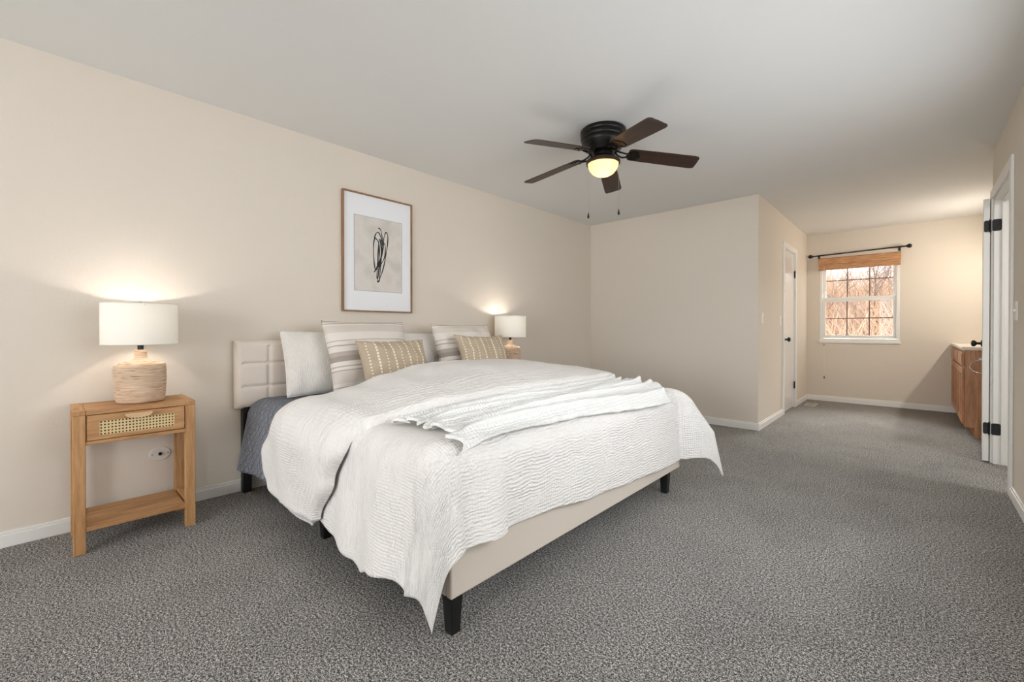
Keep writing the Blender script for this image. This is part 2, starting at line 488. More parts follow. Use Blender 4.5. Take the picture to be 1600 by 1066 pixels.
# bathroom doorway: jamb and casing
tr = empty('trim_1', (XR, (D0 + D1) / 2, 0), kind='structure')
hy = (D1 - D0) / 2
MB().box(-.015, 0, -hy - .068, -hy + .004, 0, DH + .07, .004).box(-.015, 0, hy - .004, hy + .064, 0, DH + .07, .004)\
    .box(-.015, 0, -hy + .004, hy - .004, DH - .004, DH + .07, .004).build('door_casing', M['trim'], tr)
MB().box(0, .122, hy - .018, hy, 0, DH).box(0, .122, -hy, -hy + .018, 0, DH).box(0, .122, -hy + .018, hy - .018, DH - .018, DH).build('door_jamb', M['trim'], tr)
MB().box(.04, .055, hy - .03, hy - .018, 0, DH - .018, .002).box(.04, .055, -hy + .018, -hy + .03, 0, DH - .018, .002).box(.04, .055, -hy + .03, hy - .03, DH - .03, DH - .018, .002).build('door_stop', M['trim'], tr)
def leaf_plate(m, x0, x1, y0, y1, z0, z1):
    """rounded hinge plate lying in an XZ plane"""
    r = .012; pts = []
    for cx, cz, a0 in ((x1 - r, z0 + r, -PI / 2), (x1 - r, z1 - r, 0), (x0 + r, z1 - r, PI / 2), (x0 + r, z0 + r, PI)):
        for k in range(5): a = a0 + k * PI / 8; pts.append((cx + r * math.cos(a), cz + r * math.sin(a)))
    m.prism(pts, y0, y1, 'Y')
for z in (.27, 1.855):
    m = MB(); leaf_plate(m, -.010, .040, hy - .0215, hy - .018, z - .045, z + .045)
    m.build('hinge_plate', M['black'], tr)

# the open bathroom door, folded back past its casing; we look at its hinge edge
DX, DY = 0.394, 5.03
phi = math.atan2(0.394, 5.03) - 0.004
od = empty('door_2', (DX, DY, 0), -phi, kind='structure')
MB().box(0, .035, 0, .76, .012, DH + .005, .002).build('door_leaf', M['trim'], od)
for z in (.27, 1.855):
    m = MB(); leaf_plate(m, .004, .031, -.0025, 0, z - .045, z + .045)
    m.tube([(.036, -.004, z - .048), (.036, -.004, z + .048)], .0065, 10)
    m.build('door_hinge', M['black'], od)
knob(od, (0, .695, .92), (0, -PI / 2, 0)); knob(od, (.035, .695, .92), (0, PI / 2, 0))

# ------------------------------------------------------------------ far window
w1 = empty('window_1', (0, YF, 0), kind='structure')
MB().box(WX0 - .012, WX1 + .012, -.012, .10, WZ0 - .02, WZ0 + .012, .003).build('window_sill', M['trim'], w1)
def rectframe(m, x0, x1, z0, z1, w, y0, y1, wb=None, wt=None):
    wb = wb or w; wt = wt or w
    m.box(x0, x1, y0, y1, z0, z0 + wb, .002, 1).box(x0, x1, y0, y1, z1 - wt, z1, .002, 1)
    m.box(x0, x0 + w, y0, y1, z0 + wb, z1 - wt, .002, 1).box(x1 - w, x1, y0, y1, z0 + wb, z1 - wt, .002, 1); return m
rectframe(MB(), WX0, WX1, WZ0 + .012, WZ1, .032, -.004, .11).build('window_frame', M['trim'], w1)
def sash(name, x0, x1, z0, z1, y0, y1, wb, wt):
    s = rectframe(MB(), x0, x1, z0, z1, .034, y0, y1, wb, wt).build(name, M['trim'], w1)
    gx0, gx1, gz0, gz1 = x0 + .034, x1 - .034, z0 + wb, z1 - wt; ym = (y0 + y1) / 2
    MB().box(gx0, gx1, ym - .002, ym + .002, gz0, gz1).build('window_pane', M['glass'], s)
    m = MB(); 
    for k in (1, 2):
        x = gx0 + (gx1 - gx0) * k / 3; m.box(x - .006, x + .006, ym - .009, ym - .003, gz0, gz1)
    z = (gz0 + gz1) / 2; m.box(gx0, gx1, ym - .0095, ym - .0035, z - .006, z + .006)
    m.build('muntin', M['muntin'], s); return s
M['muntin'] = plain('bronze_muntin', (98, 74, 62), 0.5)
sx0, sx1 = WX0 + .034, WX1 - .034
sash('upper_sash', sx0, sx1, 1.445, WZ1 - .034, .055, .085, .05, .04)
ls = sash('lower_sash', sx0, sx1, WZ0 + .046, 1.505, .015, .045, .045, .06)

# woven shade rolled up at the top of the window
sh = empty('woven_shade', (-0.582, YF - .045, 1.985), label='raised brown woven wood shade at the top of the far window', cat='window shade')
def slab_profile(m, x0, x1, prof):
    m.prism(prof, x0, x1, 'X')
MB().prism([(-.012, -.01), (-.02, .0), (-.024, .08), (-.012, .092), (.012, .092), (.022, .02), (.02, -.01)], -.448, .448, 'X').build('valance', M['bamboo'], sh)
MB().prism([(-.014, -.085), (-.03, -.07), (-.034, -.035), (-.022, -.008), (.02, -.012), (.026, -.05), (.018, -.082)], -.444, .444, 'X').build('folded_slats', M['bamboo'], sh)
MB().tube([(-.378, -.036, -.03), (-.378, -.034, -.6), (-.376, -.033, -1.0), (-.374, -.033, -1.62)], .0022, 6).build('pull_cord', M['plate'], sh)
MB().lathe([(.002, .03), (.006, .024), (.009, .006), (.011, -.008), (.006, -.014), (.001, -.015)], n=14).build('cord_tassel', plain('grey_tassel', (140, 130, 118)), sh, True, loc=(-.374, -.033, -1.64))
MB().lathe([(.002, .02), (.007, .012), (.007, -.008), (.001, -.013)], n=12).build('cord_joiner', plain('grey_tassel', (140, 130, 118)), sh, True, loc=(-.377, -.033, -1.165))

# curtain rod
cr = empty('curtain_rod', (-.59, YF - .085, 2.125), label='black curtain rod with ball finials above the far window', cat='curtain rod')
MB().tube([(-.50, 0, -.012), (.50, 0, .012)], .009, 14).build('rod', M['black'], cr, True, 60)
for sgn in (-1, 1):
    f = MB().lathe([(.0095, 0), (.014, .004), (.011, .012), (.02, .02), (.027, .035), (.026, .05), (.016, .062), (.001, .067)], n=20).build('finial', M['black'], cr, True, 50)
    f.location = (sgn * .498, 0, sgn * .012); f.rotation_euler = (0, sgn * PI / 2, 0)
    MB().tube([(sgn * .44, 0, sgn * .011 - .012), (sgn * .44, .08, sgn * .011 - .012)], .005, 8).box(sgn * .44 - .012, sgn * .44 + .012, .078, .085, sgn * .011 - .045, sgn * .011 + .015, .002)\
        .box(sgn * .44 - .006, sgn * .44 + .006, -.012, .012, sgn * .011 - .018, sgn * .011 - .006).build('bracket', M['black'], cr)

# ------------------------------------------------------------------ wall plates
def switch(loc, rz, label, h=.115, w=.072, group=None):
    s = empty('light_switch', loc, rz, label=label, cat='light switch')
    MB().box(0, .006, -w / 2, w / 2, -h / 2, h / 2, .002).build('switch_plate', M['plate'], s)
    MB().box(.006, .016, -.006, .006, -.004, .012, .001).build('toggle', M['plate'], s)
    return s
switch((XC, 5.157, 1.165), 0, 'white light switch on the closet wall near its outer corner')
switch((XC, 5.995, 1.15), 0, 'white light switch on the closet wall right beside the closet door casing')
switch((XR, 3.965, 1.158), PI, 'white light switch on the right wall before the bathroom doorway')
ot = empty('cable_outlet', (XL, .445, .327), label='white cable outlet plate low on the wall behind the near nightstand', cat='wall plate')
o = MB().lathe([(.040, 0), (.040, .003), (.037, .005), (.001, .005)], n=36, sy=1.25).build('cover_plate', plain('painted_over_plate', (222, 216, 208), .6), ot); o.rotation_euler = (0, PI / 2, 0)
o = MB().lathe([(.009, 0), (.009, .006), (.005, .006), (.005, .013), (.001, .013)], n=16).build('cable_jack', M['dark'], ot); o.rotation_euler = (0, PI / 2, 0); o.location = (.005, 0, 0)
for sy in (-.036, .036):
    o = MB().lathe([(.004, 0), (.003, .002), (.001, .0022)], n=10).build('screw', M['chrome'], ot); o.rotation_euler = (0, PI / 2, 0); o.location = (.005, sy, 0)

# floor vent
fv = empty('floor_vent', (-1.045, 7.2, 0), label='cream metal floor vent in the carpet by the closet wall', cat='vent')
m = rectframe(MB(), -.06, .06, -.16, .16, .014, 0, .006)
bmesh.ops.rotate(m.bm, verts=m.bm.verts, cent=(0, 0, 0), matrix=Matrix.Rotation(-PI / 2, 3, 'X'))
bmesh.ops.translate(m.bm, verts=m.bm.verts, vec=(0, 0, .006))
m.build('vent_frame', plain('vent_beige', (178, 170, 158), .5), fv)
m = MB()
for k in range(11): m.box(-.046, .046, -.14 + k * .028 - .005, -.14 + k * .028 + .005, .001, .006)
m.build('vent_louvers', plain('vent_beige', (178, 170, 158), .5), fv)
MB().box(-.046, .046, -.146, .146, .0, .001).build('vent_well', M['dark'], fv)

# ------------------------------------------------------------------ added bathroom lamp, unseen, to brighten floor and back wall
bl_ = empty('added_ceiling_lamp', (1.5, 4.1, H), label='added round flush lamp, unseen inside the bathroom, brightening the floor past the doorway', cat='ceiling lamp')
MB().lathe([(.001, 0), (.16, 0), (.16, -.02), (.15, -.03), (.001, -.03)], n=40).build('lamp_base', M['chrome'], bl_, True, 40)
MB().lathe([(.15, -.03), (.14, -.06), (.10, -.085), (.05, -.098), (.001, -.10)], n=40, cap=False).build('glass_bowl', M['bulb'], bl_, True)
area_light('bathroom_fill', (0, 0, -.11), (0, 0, 0), .3, .3, 19, (.94, .97, 1), parent=bl_)

# ------------------------------------------------------------------ vanity
VX, VY0, VY1, VZ = 0.36, 6.06, YF - .016, 0.845
va = empty('vanity_cabinet', (VX, VY0, 0), label='oak bathroom vanity cabinet standing past the open door', cat='cabinet')
L = VY1 - VY0; Dp = XV - VX
m = MB()
m.prism([(.065, 0), (.52, 0), (.52, VZ), (0, VZ), (0, .10), (.065, .10)], 0, .018, 'Y')
m.build('side_panel', M['oakZ'], va)
MB().box(.018, .02 + .5, .018, L, .10, .12).box(.0, .02, .018, L, .10, VZ).box(.50, .52, .018, L, .1, VZ).box(.02, .5, L - .018, L, .12, VZ).build('cabinet_body', M['oakZ'], va)
MB().box(.065, .08, .018, L, 0, .10).build('toe_kick', M['oakX'], va)
nb = 3; wd = L / nb
for k in range(nb):
    y0, y1 = k * wd + .035, (k + 1) * wd - .02
    d = rectframe(MB(), 0, 0, 0, 0, 0, 0, 0) if False else MB()
    # framed drawer front
    d.box(-.019, -.001, y0, y1, VZ - .155, VZ - .025, .004).box(-.023, -.019, y0 + .02, y1 - .02, VZ - .138, VZ - .042, .002)
    d.build('drawer_front', M['oakZ'], va)
    ym = (y0 + y1) / 2
    for a, b in ((y0, ym - .003), (ym + .003, y1)):
        d = MB().box(-.012, -.001, a + .04, b - .04, .18, VZ - .23, .001)
        d.box(-.019, -.001, a, a + .045, .125, VZ - .175, .003).box(-.019, -.001, b - .045, b, .125, VZ - .175, .003)
        d.box(-.019, -.001, a + .045, b - .045, .125, .185, .003).box(-.019, -.001, a + .045, b - .045, VZ - .235, VZ - .175, .003)
        d.build('cabinet_door', M['oakZ'], va)
ct = MB().box(VX - .025, XV - .001, VY0 - .02, YF - .001, VZ, VZ + .03, .008, 3).box(XV - .022, XV - .001, VY0 - .02, YF - .001, VZ + .03, VZ + .12, .004).build('vanity_countertop', M['counter'])
tag(ct, 'cream countertop lying on the oak vanity cabinet', 'countertop')
trg = empty('towel_ring', (VX + .115, VY0 + .002, .755), label='chrome towel ring mounted on the end panel of the vanity', cat='towel ring')
o = MB().lathe([(.026, 0), (.026, .006), (.016, .012), (.011, .03), (.014, .042), (.001, .046)], n=20).build('mount', M['chrome'], trg, True, 40); o.rotation_euler = (PI / 2, 0, 0)
MB().tube([(.088 * math.sin(a), -.040 - .02 * (1 - math.cos(a)), -.062 + .062 * math.cos(a)) for a in [2 * PI * k / 40 for k in range(40)]], .0042, 8, closed=True).build('ring', M['chrome'], trg, True)
# vanity light above the mirror
vl = empty('vanity_light', (XV, 6.9, 1.93), label='warm bar light on the wall above the vanity', cat='wall light')
MB().box(-.03, 0, -.32, .32, -.04, .04, .004).build('light_bar', M['chrome'], vl)
for k in (-1, 0, 1):
    MB().lathe([(.001, -.05), (.03, -.042), (.045, -.01), (.042, .02), (.022, .045), (.001, .05)], n=20).build('bulb', M['bulb'], vl, True, loc=(-.075, k * .21, 0))
area_light('vanity_light_glow', (-.13, 0, 0), (0, math.radians(65), 0), .08, .6, 17, (1.0, .90, .78), parent=vl)
MB().box(XV - .008, XV, 6.2, 7.6, 1.02, 1.8, .002).build('wall_mirror', M['chrome'])
tag(bpy.data.objects['wall_mirror'], 'frameless wall mirror above the vanity countertop', 'mirror')

# ------------------------------------------------------------------ framed print
fp = empty('framed_print', (XL + .001, 1.84, 1.652), label='framed abstract black line print hanging above the headboard', cat='picture')
FW, FH = .31, .466
m = MB(); w = .011; d = .028
m.box(0, d, -FW, FW, FH - w, FH, .001).box(0, d, -FW, FW, -FH, -FH + w, .001).box(0, d, -FW, -FW + w, -FH + w, FH - w, .001).box(0, d, FW - w, FW, -FH + w, FH - w, .001)
m.build('picture_frame', M['framewood'], fp)
MB().box(.002, .014, -FW + w, FW - w, -FH + w, FH - w).build('mat_board', M['mat'], fp)
ar = MB().box(.014, .0152, -.213, .212, -.3, .29).build('art_print', M['paper'], fp)
m = MB()
for (y0, y1, z0, z1) in ((-.213, .212, .2885, .291), (-.213, .212, -.301, -.2985), (-.2145, -.212, -.3, .29), (.2105, .213, -.3, .29)): m.box(.0150, .0157, y0, y1, z0, z1)
m.build('plate_mark', M['inkgrey'], ar)
# brush loops, traced in the print plane (pixels of a crop -> metres)
def artpt(px, py): return ((px - 418) / 340 * .425, (548 - py) / 560 * .59)
strokes = [
    [(412, 346), (425, 348), (437, 385), (441, 450), (436, 520), (432, 590), (428, 660), (418, 755)],
    [(385, 430), (392, 398), (407, 378), (422, 388), (434, 430), (438, 490), (434, 560), (410, 720), (402, 715), (408, 640), (432, 560), (430, 480), (426, 432), (418, 440), (412, 520), (404, 640), (396, 660)],
    [(388, 425), (379, 470), (379, 560), (386, 640), (392, 665), (402, 655), (432, 580), (446, 500), (452, 420), (462, 378), (473, 368), (481, 390), (480, 450), (468, 540), (450, 640), (430, 710), (412, 755), (406, 750), (412, 690), (424, 600)],
    [(386, 420), (405, 438), (418, 470), (420, 540), (412, 610), (396, 660), (382, 688)],
    [(446, 462), (458, 458), (463, 485), (460, 550), (440, 605), (410, 640), (385, 685)],
]
def cr_spline(pts, k=8):
    out = []; P = [pts[0]] + list(pts) + [pts[-1]]
    for i in range(1, len(P) - 2):
        p0, p1, p2, p3 = [np.array(P[i + j], float) for j in (-1, 0, 1, 2)]
        for q in range(k):
            t = q / k
            out.append(.5 * ((2 * p1) + (-p0 + p2) * t + (2 * p0 - 5 * p1 + 4 * p2 - p3) * t * t + (-p0 + 3 * p1 - 3 * p2 + p3) * t ** 3))
    out.append(np.array(P[-2], float)); return out
m = MB()
for s_ in strokes:
    q = cr_spline([artpt(*p) for p in s_])
    m.tube([(.0155, a[0], a[1]) for a in q], [.0042 + .0012 * math.sin(i * .35) for i in range(len(q))], 6)
for v in m.bm.verts: v.co.x = .0153 + max(0, (v.co.x - .0153)) * .25
m.build('brush_lines', M['ink'], ar)

# ------------------------------------------------------------------ nightstands
def nightstand(label):
    r = empty('nightstand', (-2.98, .31, 0), label=label, cat='nightstand')
    X0, X1, Y0, Y1, TZ = -.16, .16, -.231, .231, .668
    lw = .043
    for sx in (0, 1):
        for sy in (0, 1):
            x0 = X0 if sx == 0 else X1 - .04; y0 = Y0 if sy == 0 else Y1 - lw
            MB().box(x0, x0 + .04, y0, y0 + lw, 0, TZ - .022, .003).build('leg', M['pineZ'], r)
    for sy in (0, 1):
        y0 = Y0 if sy == 0 else Y1 - lw
        MB().box(X0, X1, y0, y0 + lw, TZ - .022, TZ, .003).box(X0 + .04, X1 - .04, y0 + .006, y0 + lw - .006, TZ - .065, TZ - .022, .002).build('side_rail', M['pineX'], r)
        MB().box(X0 + .04, X1 - .04, y0 + .008, y0 + lw - .008, .10, .135, .002).build('lower_side_rail', M['pineX'], r)
    a, b = Y0 + lw, Y1 - lw
    MB().box(X0, X1 - .002, a, b, TZ - .022, TZ - .001, .0015).build('top_panel', M['pineY'], r)
    MB().box(X0 + .005, X1 - .015, a, a + .012, .52, TZ - .022).box(X0 + .005, X1 - .015, b - .012, b, .52, TZ - .022).box(X0 + .005, X0 + .017, a + .012, b - .012, .52, TZ - .022)\
        .box(X0 + .005, X1 - .004, a, b, .505, .522, .0015).build('drawer_case', M['pineY'], r)
    dr = MB().box(X1 - .018, X1 - .003, a + .004, b - .004, .612, .643, .0015).box(X1 - .018, X1 - .003, a + .004, b - .004, .525, .545, .0015)\
        .box(X1 - .018, X1 - .003, a + .004, a + .045, .545, .612).box(X1 - .018, X1 - .003, b - .045, b - .004, .545, .612)\
        .box(X0 + .02, X1 - .02, a + .014, b - .014, .526, .6).build('drawer', M['pineY'], r)
    MB().box(X1 - .014, X1 - .0065, a + .044, b - .044, .544, .613).build('cane_panel', M['cane'], dr)
    poly = [(-.052, .014), (.052, .014)] + [(.052 * math.cos(t), .014 - .024 * math.sin(t) ** .7) for t in [PI * k / 12 for k in range(1, 12)]]
    h = MB().prism(poly, X1 - .003, X1 + .020, 'X').build('drawer_handle', plain('pale_wood_pull', (214, 178, 138), .5), dr); h.location = (0, 0, .622)
    for k in range(3):
        x0 = X0 + .002 + k * .1055
        MB().box(x0, x0 + .1045, a, b, .102, .122, .0015).build('shelf_board', M['pineY'], r)
    return r
ns1 = nightstand('light pine nightstand with cane drawer left of the bed')
ns2 = copy_tree(ns1); ns2.location = (-2.98, 3.20, 0); ns2['label'] = 'light pine nightstand on the far side of the bed, mostly hidden'
for q in (ns1, ns2): q['group'] = 'nightstands beside the bed'

# ------------------------------------------------------------------ table lamps
def table_lamp(label):
    r = empty('table_lamp', (-2.985, .337, .668), label=label, cat='lamp')
    prof = [(.085, .0), (.096, .003), (.100, .012), (.103, .05), (.106, .11), (.107, .17), (.1055, .188), (.100, .199), (.085, .206), (.055, .213), (.034, .222), (.027, .23), (.026, .24), (.026, .268), (.022, .272), (.001, .272)]
    m = MB().lathe(prof, n=64)
    for v in m.bm.verts:
        a = math.atan2(v.co.y, v.co.x)
        d = .0016 * math.sin(9 * a + v.co.z * 60) * (1 if v.co.z > .01 and v.co.z < .2 else 0)
        rr = math.hypot(v.co.x, v.co.y)
        if rr > .02: v.co.x *= 1 + d / rr; v.co.y *= 1 + d / rr
    m.build('lamp_base', M['rattan'], r, True)
    MB().lathe([(.0885, 0), (.0885, .006)], n=48).build('base_ring', plain('dark_rim', (96, 64, 42)), r)
    MB().lathe([(.013, .272), (.013, .30), (.010, .302), (.010, .325), (.014, .33), (.014, .36), (.001, .36)], n=20).build('stem', M['black'], r, True, 40)
    hp = [(0, .014 * math.cos(t) if False else .055 * math.sin(t), .335 + .085 * (1 - math.cos(t))) for t in [2 * PI * k / 30 for k in range(31)]]
    MB().tube(hp, .0015, 6).build('harp', M['black'], r)
    s = MB()
    R0, z0, z1 = .157, .302, .512; n = 64
    rings = []
    for rad, z in ((R0, z0), (R0, z1), (R0 - .0015, z1), (R0 - .0015, z0)):
        rings.append([s.bm.verts.new((rad * math.cos(2 * PI * i / n), rad * math.sin(2 * PI * i / n), z)) for i in range(n)])
    for i in range(n):
        j = (i + 1) % n
        s.bm.faces.new((rings[0][i], rings[0][j], rings[1][j], rings[1][i]))
    sd = s.build('lamp_shade', M['shade'], r, True, fixn=False)
    for z in (z0, z1):
        MB().tube([((R0) * math.cos(2 * PI * i / 64), (R0) * math.sin(2 * PI * i / 64), z) for i in range(64)], .0022, 6, closed=True).build('shade_rim', plain('shade_trim', (228, 226, 214)), sd, True)
    m = MB()
    for k in range(3): a = 2 * PI * k / 3; m.tube([(0, 0, .505), (R0 * math.cos(a), R0 * math.sin(a), .505)], .0015, 6)
    m.build('shade_spider', M['black'], sd)
    MB().lathe([(.004, .505), (.004, .512), (.012, .515), (.012, .520), (.003, .523), (.001, .523)], n=16).build('finial', M['bronze'], r, True)
    MB().lathe([(.001, .36), (.013, .362), (.018, .385), (.029, .41), (.030, .43), (.020, .45), (.001, .456)], n=20).build('bulb', M['bulb'], r, True)
    l = bpy.data.lights.new('lamp_bulb_light', 'POINT'); l.energy = LAMP_W; l.color = (1.0, .96, .88); l.shadow_soft_size = .034
    lo = bpy.data.objects.new('lamp_bulb_light', l); C.objects.link(lo); lo.parent = r; lo.location = (0, 0, .43)
    return r
LAMP_W = 15.0
M['bulb_soft'] = M['bulb']
lp1 = table_lamp('lit table lamp with woven base on the near nightstand')
lp2 = copy_tree(lp1); lp2.location = (-2.99, 3.19, .668); lp2['label'] = 'lit table lamp beyond the bed, its base half hidden by pillows'
for q in (lp1, lp2): q['group'] = 'table lamps beside the bed'

# ------------------------------------------------------------------ ceiling fan
fan = empty('ceiling_fan', (-1.605, 2.665, 0), label='five-blade dark ceiling fan with lit bowl light on the ceiling', cat='ceiling fan')
MB().lathe([(.001, H), (.150, H), (.157, H - .006), (.158, H - .03), (.152, H - .036), (.156, H - .042), (.156, H - .065), (.148, H - .072), (.150, H - .08), (.148, H - .10),
            (.130, H - .118), (.128, H - .128), (.105, H - .142), (.10, H - .15), (.001, H - .15)], n=64).build('motor_housing', M['bronze'], fan, True, 50)
MB().lathe([(.001, 2.29), (.062, 2.29), (.066, 2.284), (.064, 2.262), (.05, 2.256), (.048, 2.247), (.001, 2.247)], n=40).build('switch_housing', M['bronze'], fan, True, 50)
lk = MB().lathe([(.04, 2.25), (.06, 2.249), (.09, 2.243), (.112, 2.232), (.118, 2.222), (.117, 2.207), (.110, 2.203), (.106, 2.205), (.106, 2.215), (.001, 2.216)], n=56).build('light_fitter', plain('bronze_fitter', (62, 48, 38), 0.4, 0.4), fan, True, 50)
MB().lathe([(.105, 2.212), (.106, 2.205), (.103, 2.190), (.093, 2.166), (.074, 2.143), (.048, 2.128), (.02, 2.121), (.001, 2.120)], n=56, cap=False).build('glass_bowl', M['globe'], fan, True)
l = bpy.data.lights.new('fan_bulb_light', 'POINT'); l.energy = 1.3; l.color = (1, .74, .45); l.shadow_soft_size = .04
lo = bpy.data.objects.new('fan_bulb_light', l); C.objects.link(lo); lo.parent = fan; lo.location = (0, 0, 2.175)
R0b, R1b = .175, .655
def blade_outline():
    pts = []
    pts += [(R0b, -.045), (R0b + .012, -.058), (R0b + .03, -.062)]
    for k in range(1, 8): x = R0b + .03 + (R1b - .04 - R0b - .03) * k / 8; pts.append((x, -.062 - .006 * math.sin(PI * k / 16)))
    pts += [(R1b - .035, -.069), (R1b - .012, -.064), (R1b - .002, -.052), (R1b, 0), (R1b - .002, .052), (R1b - .012, .064), (R1b - .035, .069)]
    for k in range(7, 0, -1): x = R0b + .03 + (R1b - .04 - R0b - .03) * k / 8; pts.append((x, .062 + .006 * math.sin(PI * k / 16)))
    pts += [(R0b + .03, .062), (R0b + .012, .058), (R0b, .045)]
    return pts
ph0 = 0.7227
for k in range(5):
    a = ph0 + k * 2 * PI / 5
    b = MB().prism(blade_outline(), -.003, .003)
    for v in b.bm.verts: v.co.z += 0
    bo = b.build('blade', M['walnut'], fan)
    droop = math.radians(7.5); pitch = math.radians(-12)
    bo.matrix_local = Matrix.Translation((0, 0, 2.295)) @ Matrix.Rotation(a, 4, 'Z') @ Matrix.Rotation(droop, 4, 'Y') @ Matrix.Rotation(pitch, 4, 'X')
    m = MB()
    # bracket: mounting plate under the blade plus two curved arms to the motor
    pl = [(R0b - .01, -.02), (R0b + .03, -.05), (R0b + .065, -.045), (R0b + .085, 0), (R0b + .065, .045), (R0b + .03, .05), (R0b - .01, .02)]
    m.prism(pl, -.008, -.0031)
    for s_ in (-1, 1):
        m.tube([(.085, s_ * .012, .012), (.11, s_ * .022, -.004), (.14, s_ * .026, -.012), (R0b + .005, s_ * .014, -.0085)], [.007, .006, .006, .006], 8)
    m.lathe([(.006, -.012), (.006, -.008)], R0b + .03, .03, 10).lathe([(.006, -.012), (.006, -.008)], R0b + .03, -.03, 10).lathe([(.006, -.012), (.006, -.008)], R0b + .06, 0, 10)
    m.build('blade_bracket', M['bronze'], bo, True, 45)
cosr, sinr = math.cos(math.radians(42.919)), math.sin(math.radians(42.919))
for d, zb, zt in ((-.103, 1.835, 2.25), (.110, 1.86, 2.25)):
    x, y = d * cosr, d * sinr
    ch = MB().tube([(x, y, zt), (x, y, zb + .03)], .0008, 6).build('pull_chain', plain('brass_chain', (170, 165, 155), 0.5, 0.3), fan)
    MB().lathe([(.001, zb + .032), (.003, zb + .03), (.004, zb + .02), (.008, zb + .004), (.007, zb - .006), (.001, zb - .01)], x, y, 16).build('chain_pull', M['black'], ch, True)

# ------------------------------------------------------------------ bed
BX0, BX1, BY0, BY1 = -3.12, -1.14, .925, 2.865
bed = empty('bed', ((BX0 + BX1) / 2, (BY0 + BY1) / 2, 0), label='cream upholstered king bed with low headboard and black legs', cat='bed')
cx, cy = (BX0 + BX1) / 2, (BY0 + BY1) / 2
def bl(x, y, z): return (x - cx, y - cy, z)
# headboard: padded front with grid of squares
HY0, HY1, HZ0, HZ1 = .81, 2.94, .54, .974
m = MB()
ny, nz = 216, 60; P = []
for i in range(ny + 1):
    row = []
    y = HY0 + (HY1 - HY0) * i / ny
    for j in range(nz + 1):
        z = HZ0 + (HZ1 - HZ0) * j / nz
        gy = (y - 1.0) / .2025; gz = (HZ1 - z) / .1475
        dy = abs(gy - round(gy)) * .2025; dz = abs(gz - round(gz)) * .1475
        de = min(y - HY0, HY1 - y, HZ1 - z, z - HZ0)
        g = 1 - math.exp(-(dy / .009) ** 2) if de > .03 else 1
        g2 = 1 - math.exp(-(dz / .009) ** 2) if de > .03 else 1
        e = 1 - math.exp(-(de / .012)) 
        x = -3.145 + .03 * e * (0.55 + .45 * g * g2) 
        row.append(bl(x, y, z))
    P.append(row)
m.grid(P)
m.box(-3.185 - cx, -3.1455 - cx, HY0 - cy, HY1 - cy, HZ0, HZ1, .006)
m.build('headboard', M['upholstery'], bed, True, 50)
for y in (.85, 2.85):
    MB().box(-3.18 - cx, -3.13 - cx, y - cy, y + .05 - cy, 0, HZ0 + .02, .003).build('headboard_post', M['blackleg'], bed)
MB().box(-3.11 - cx, BX1 - cx - .03, BY0 - cy, BY0 + .03 - cy, .13, .33, .008, 3).build('side_rail', M['uphol_base'], bed)
MB().box(-3.11 - cx, BX1 - cx - .03, BY1 - .03 - cy, BY1 - cy, .13, .33, .008, 3).build('side_rail', M['uphol_base'], bed)
MB().box(BX1 - .03 - cx, BX1 - cx, BY0 - cy, BY1 - cy, .13, .33, .008, 3).build('foot_rail', M['uphol_base'], bed)
MB().box(-3.11 - cx, BX1 - .03 - cx, BY0 + .03 - cy, BY1 - .03 - cy, .24, .27).build('slat_base', M['blackleg'], bed)
def leg(x, y):
    m = MB(); m.box(-.026, .026, -.026, .026, 0, .135, .002)
    for v in m.bm.verts:
        if v.co.z < .02: v.co.x *= .72; v.co.y *= .72
    return m.build('leg', M['blackleg'], bed, loc=bl(x, y, 0))
leg(-1.17, .955); leg(-1.17, 2.70 + .0); leg(-2.17, .955); leg(-2.17, 2.83); leg(-2.17, 1.9); leg(-1.6, 1.9)
mt = MB().box(-3.10, -1.16, .935, 2.855, .275, .585, .05, 4).build('mattress', M['mattress'], None, True); tag(mt, 'king mattress under the grey quilt on the bed', 'mattress')

# --- draping helpers -------------------------------------------------------
def interp(x, tab):
    if x <= tab[0][0]: return tab[0][1]
    for (a, va_), (b, vb) in zip(tab, tab[1:]):
        if x <= b:
            t = (x - a) / (b - a); t = t * t * (3 - 2 * t) if len(tab) > 2 else t
            return va_ + (vb - va_) * t
    return tab[-1][1]
def fillet(e, R, flare=0.0):
    """distance e past the edge -> (outward, down, normal_out, normal_up)"""
    if e <= 0: return 0.0, 0.0, 0.0, 1.0
    if e < R * PI / 2:
        a = e / R; return R * math.sin(a), R * (1 - math.cos(a)), math.sin(a), math.cos(a)
    q = e - R * PI / 2
    return R + q * flare, R + q * math.sqrt(1 - flare * flare), 1.0, 0.0
def nz3(x, y, z=0.0): return mnoise.noise(Vector((x, y, z)))
def length_for_drop(d, R): return (d - R) + R * PI / 2

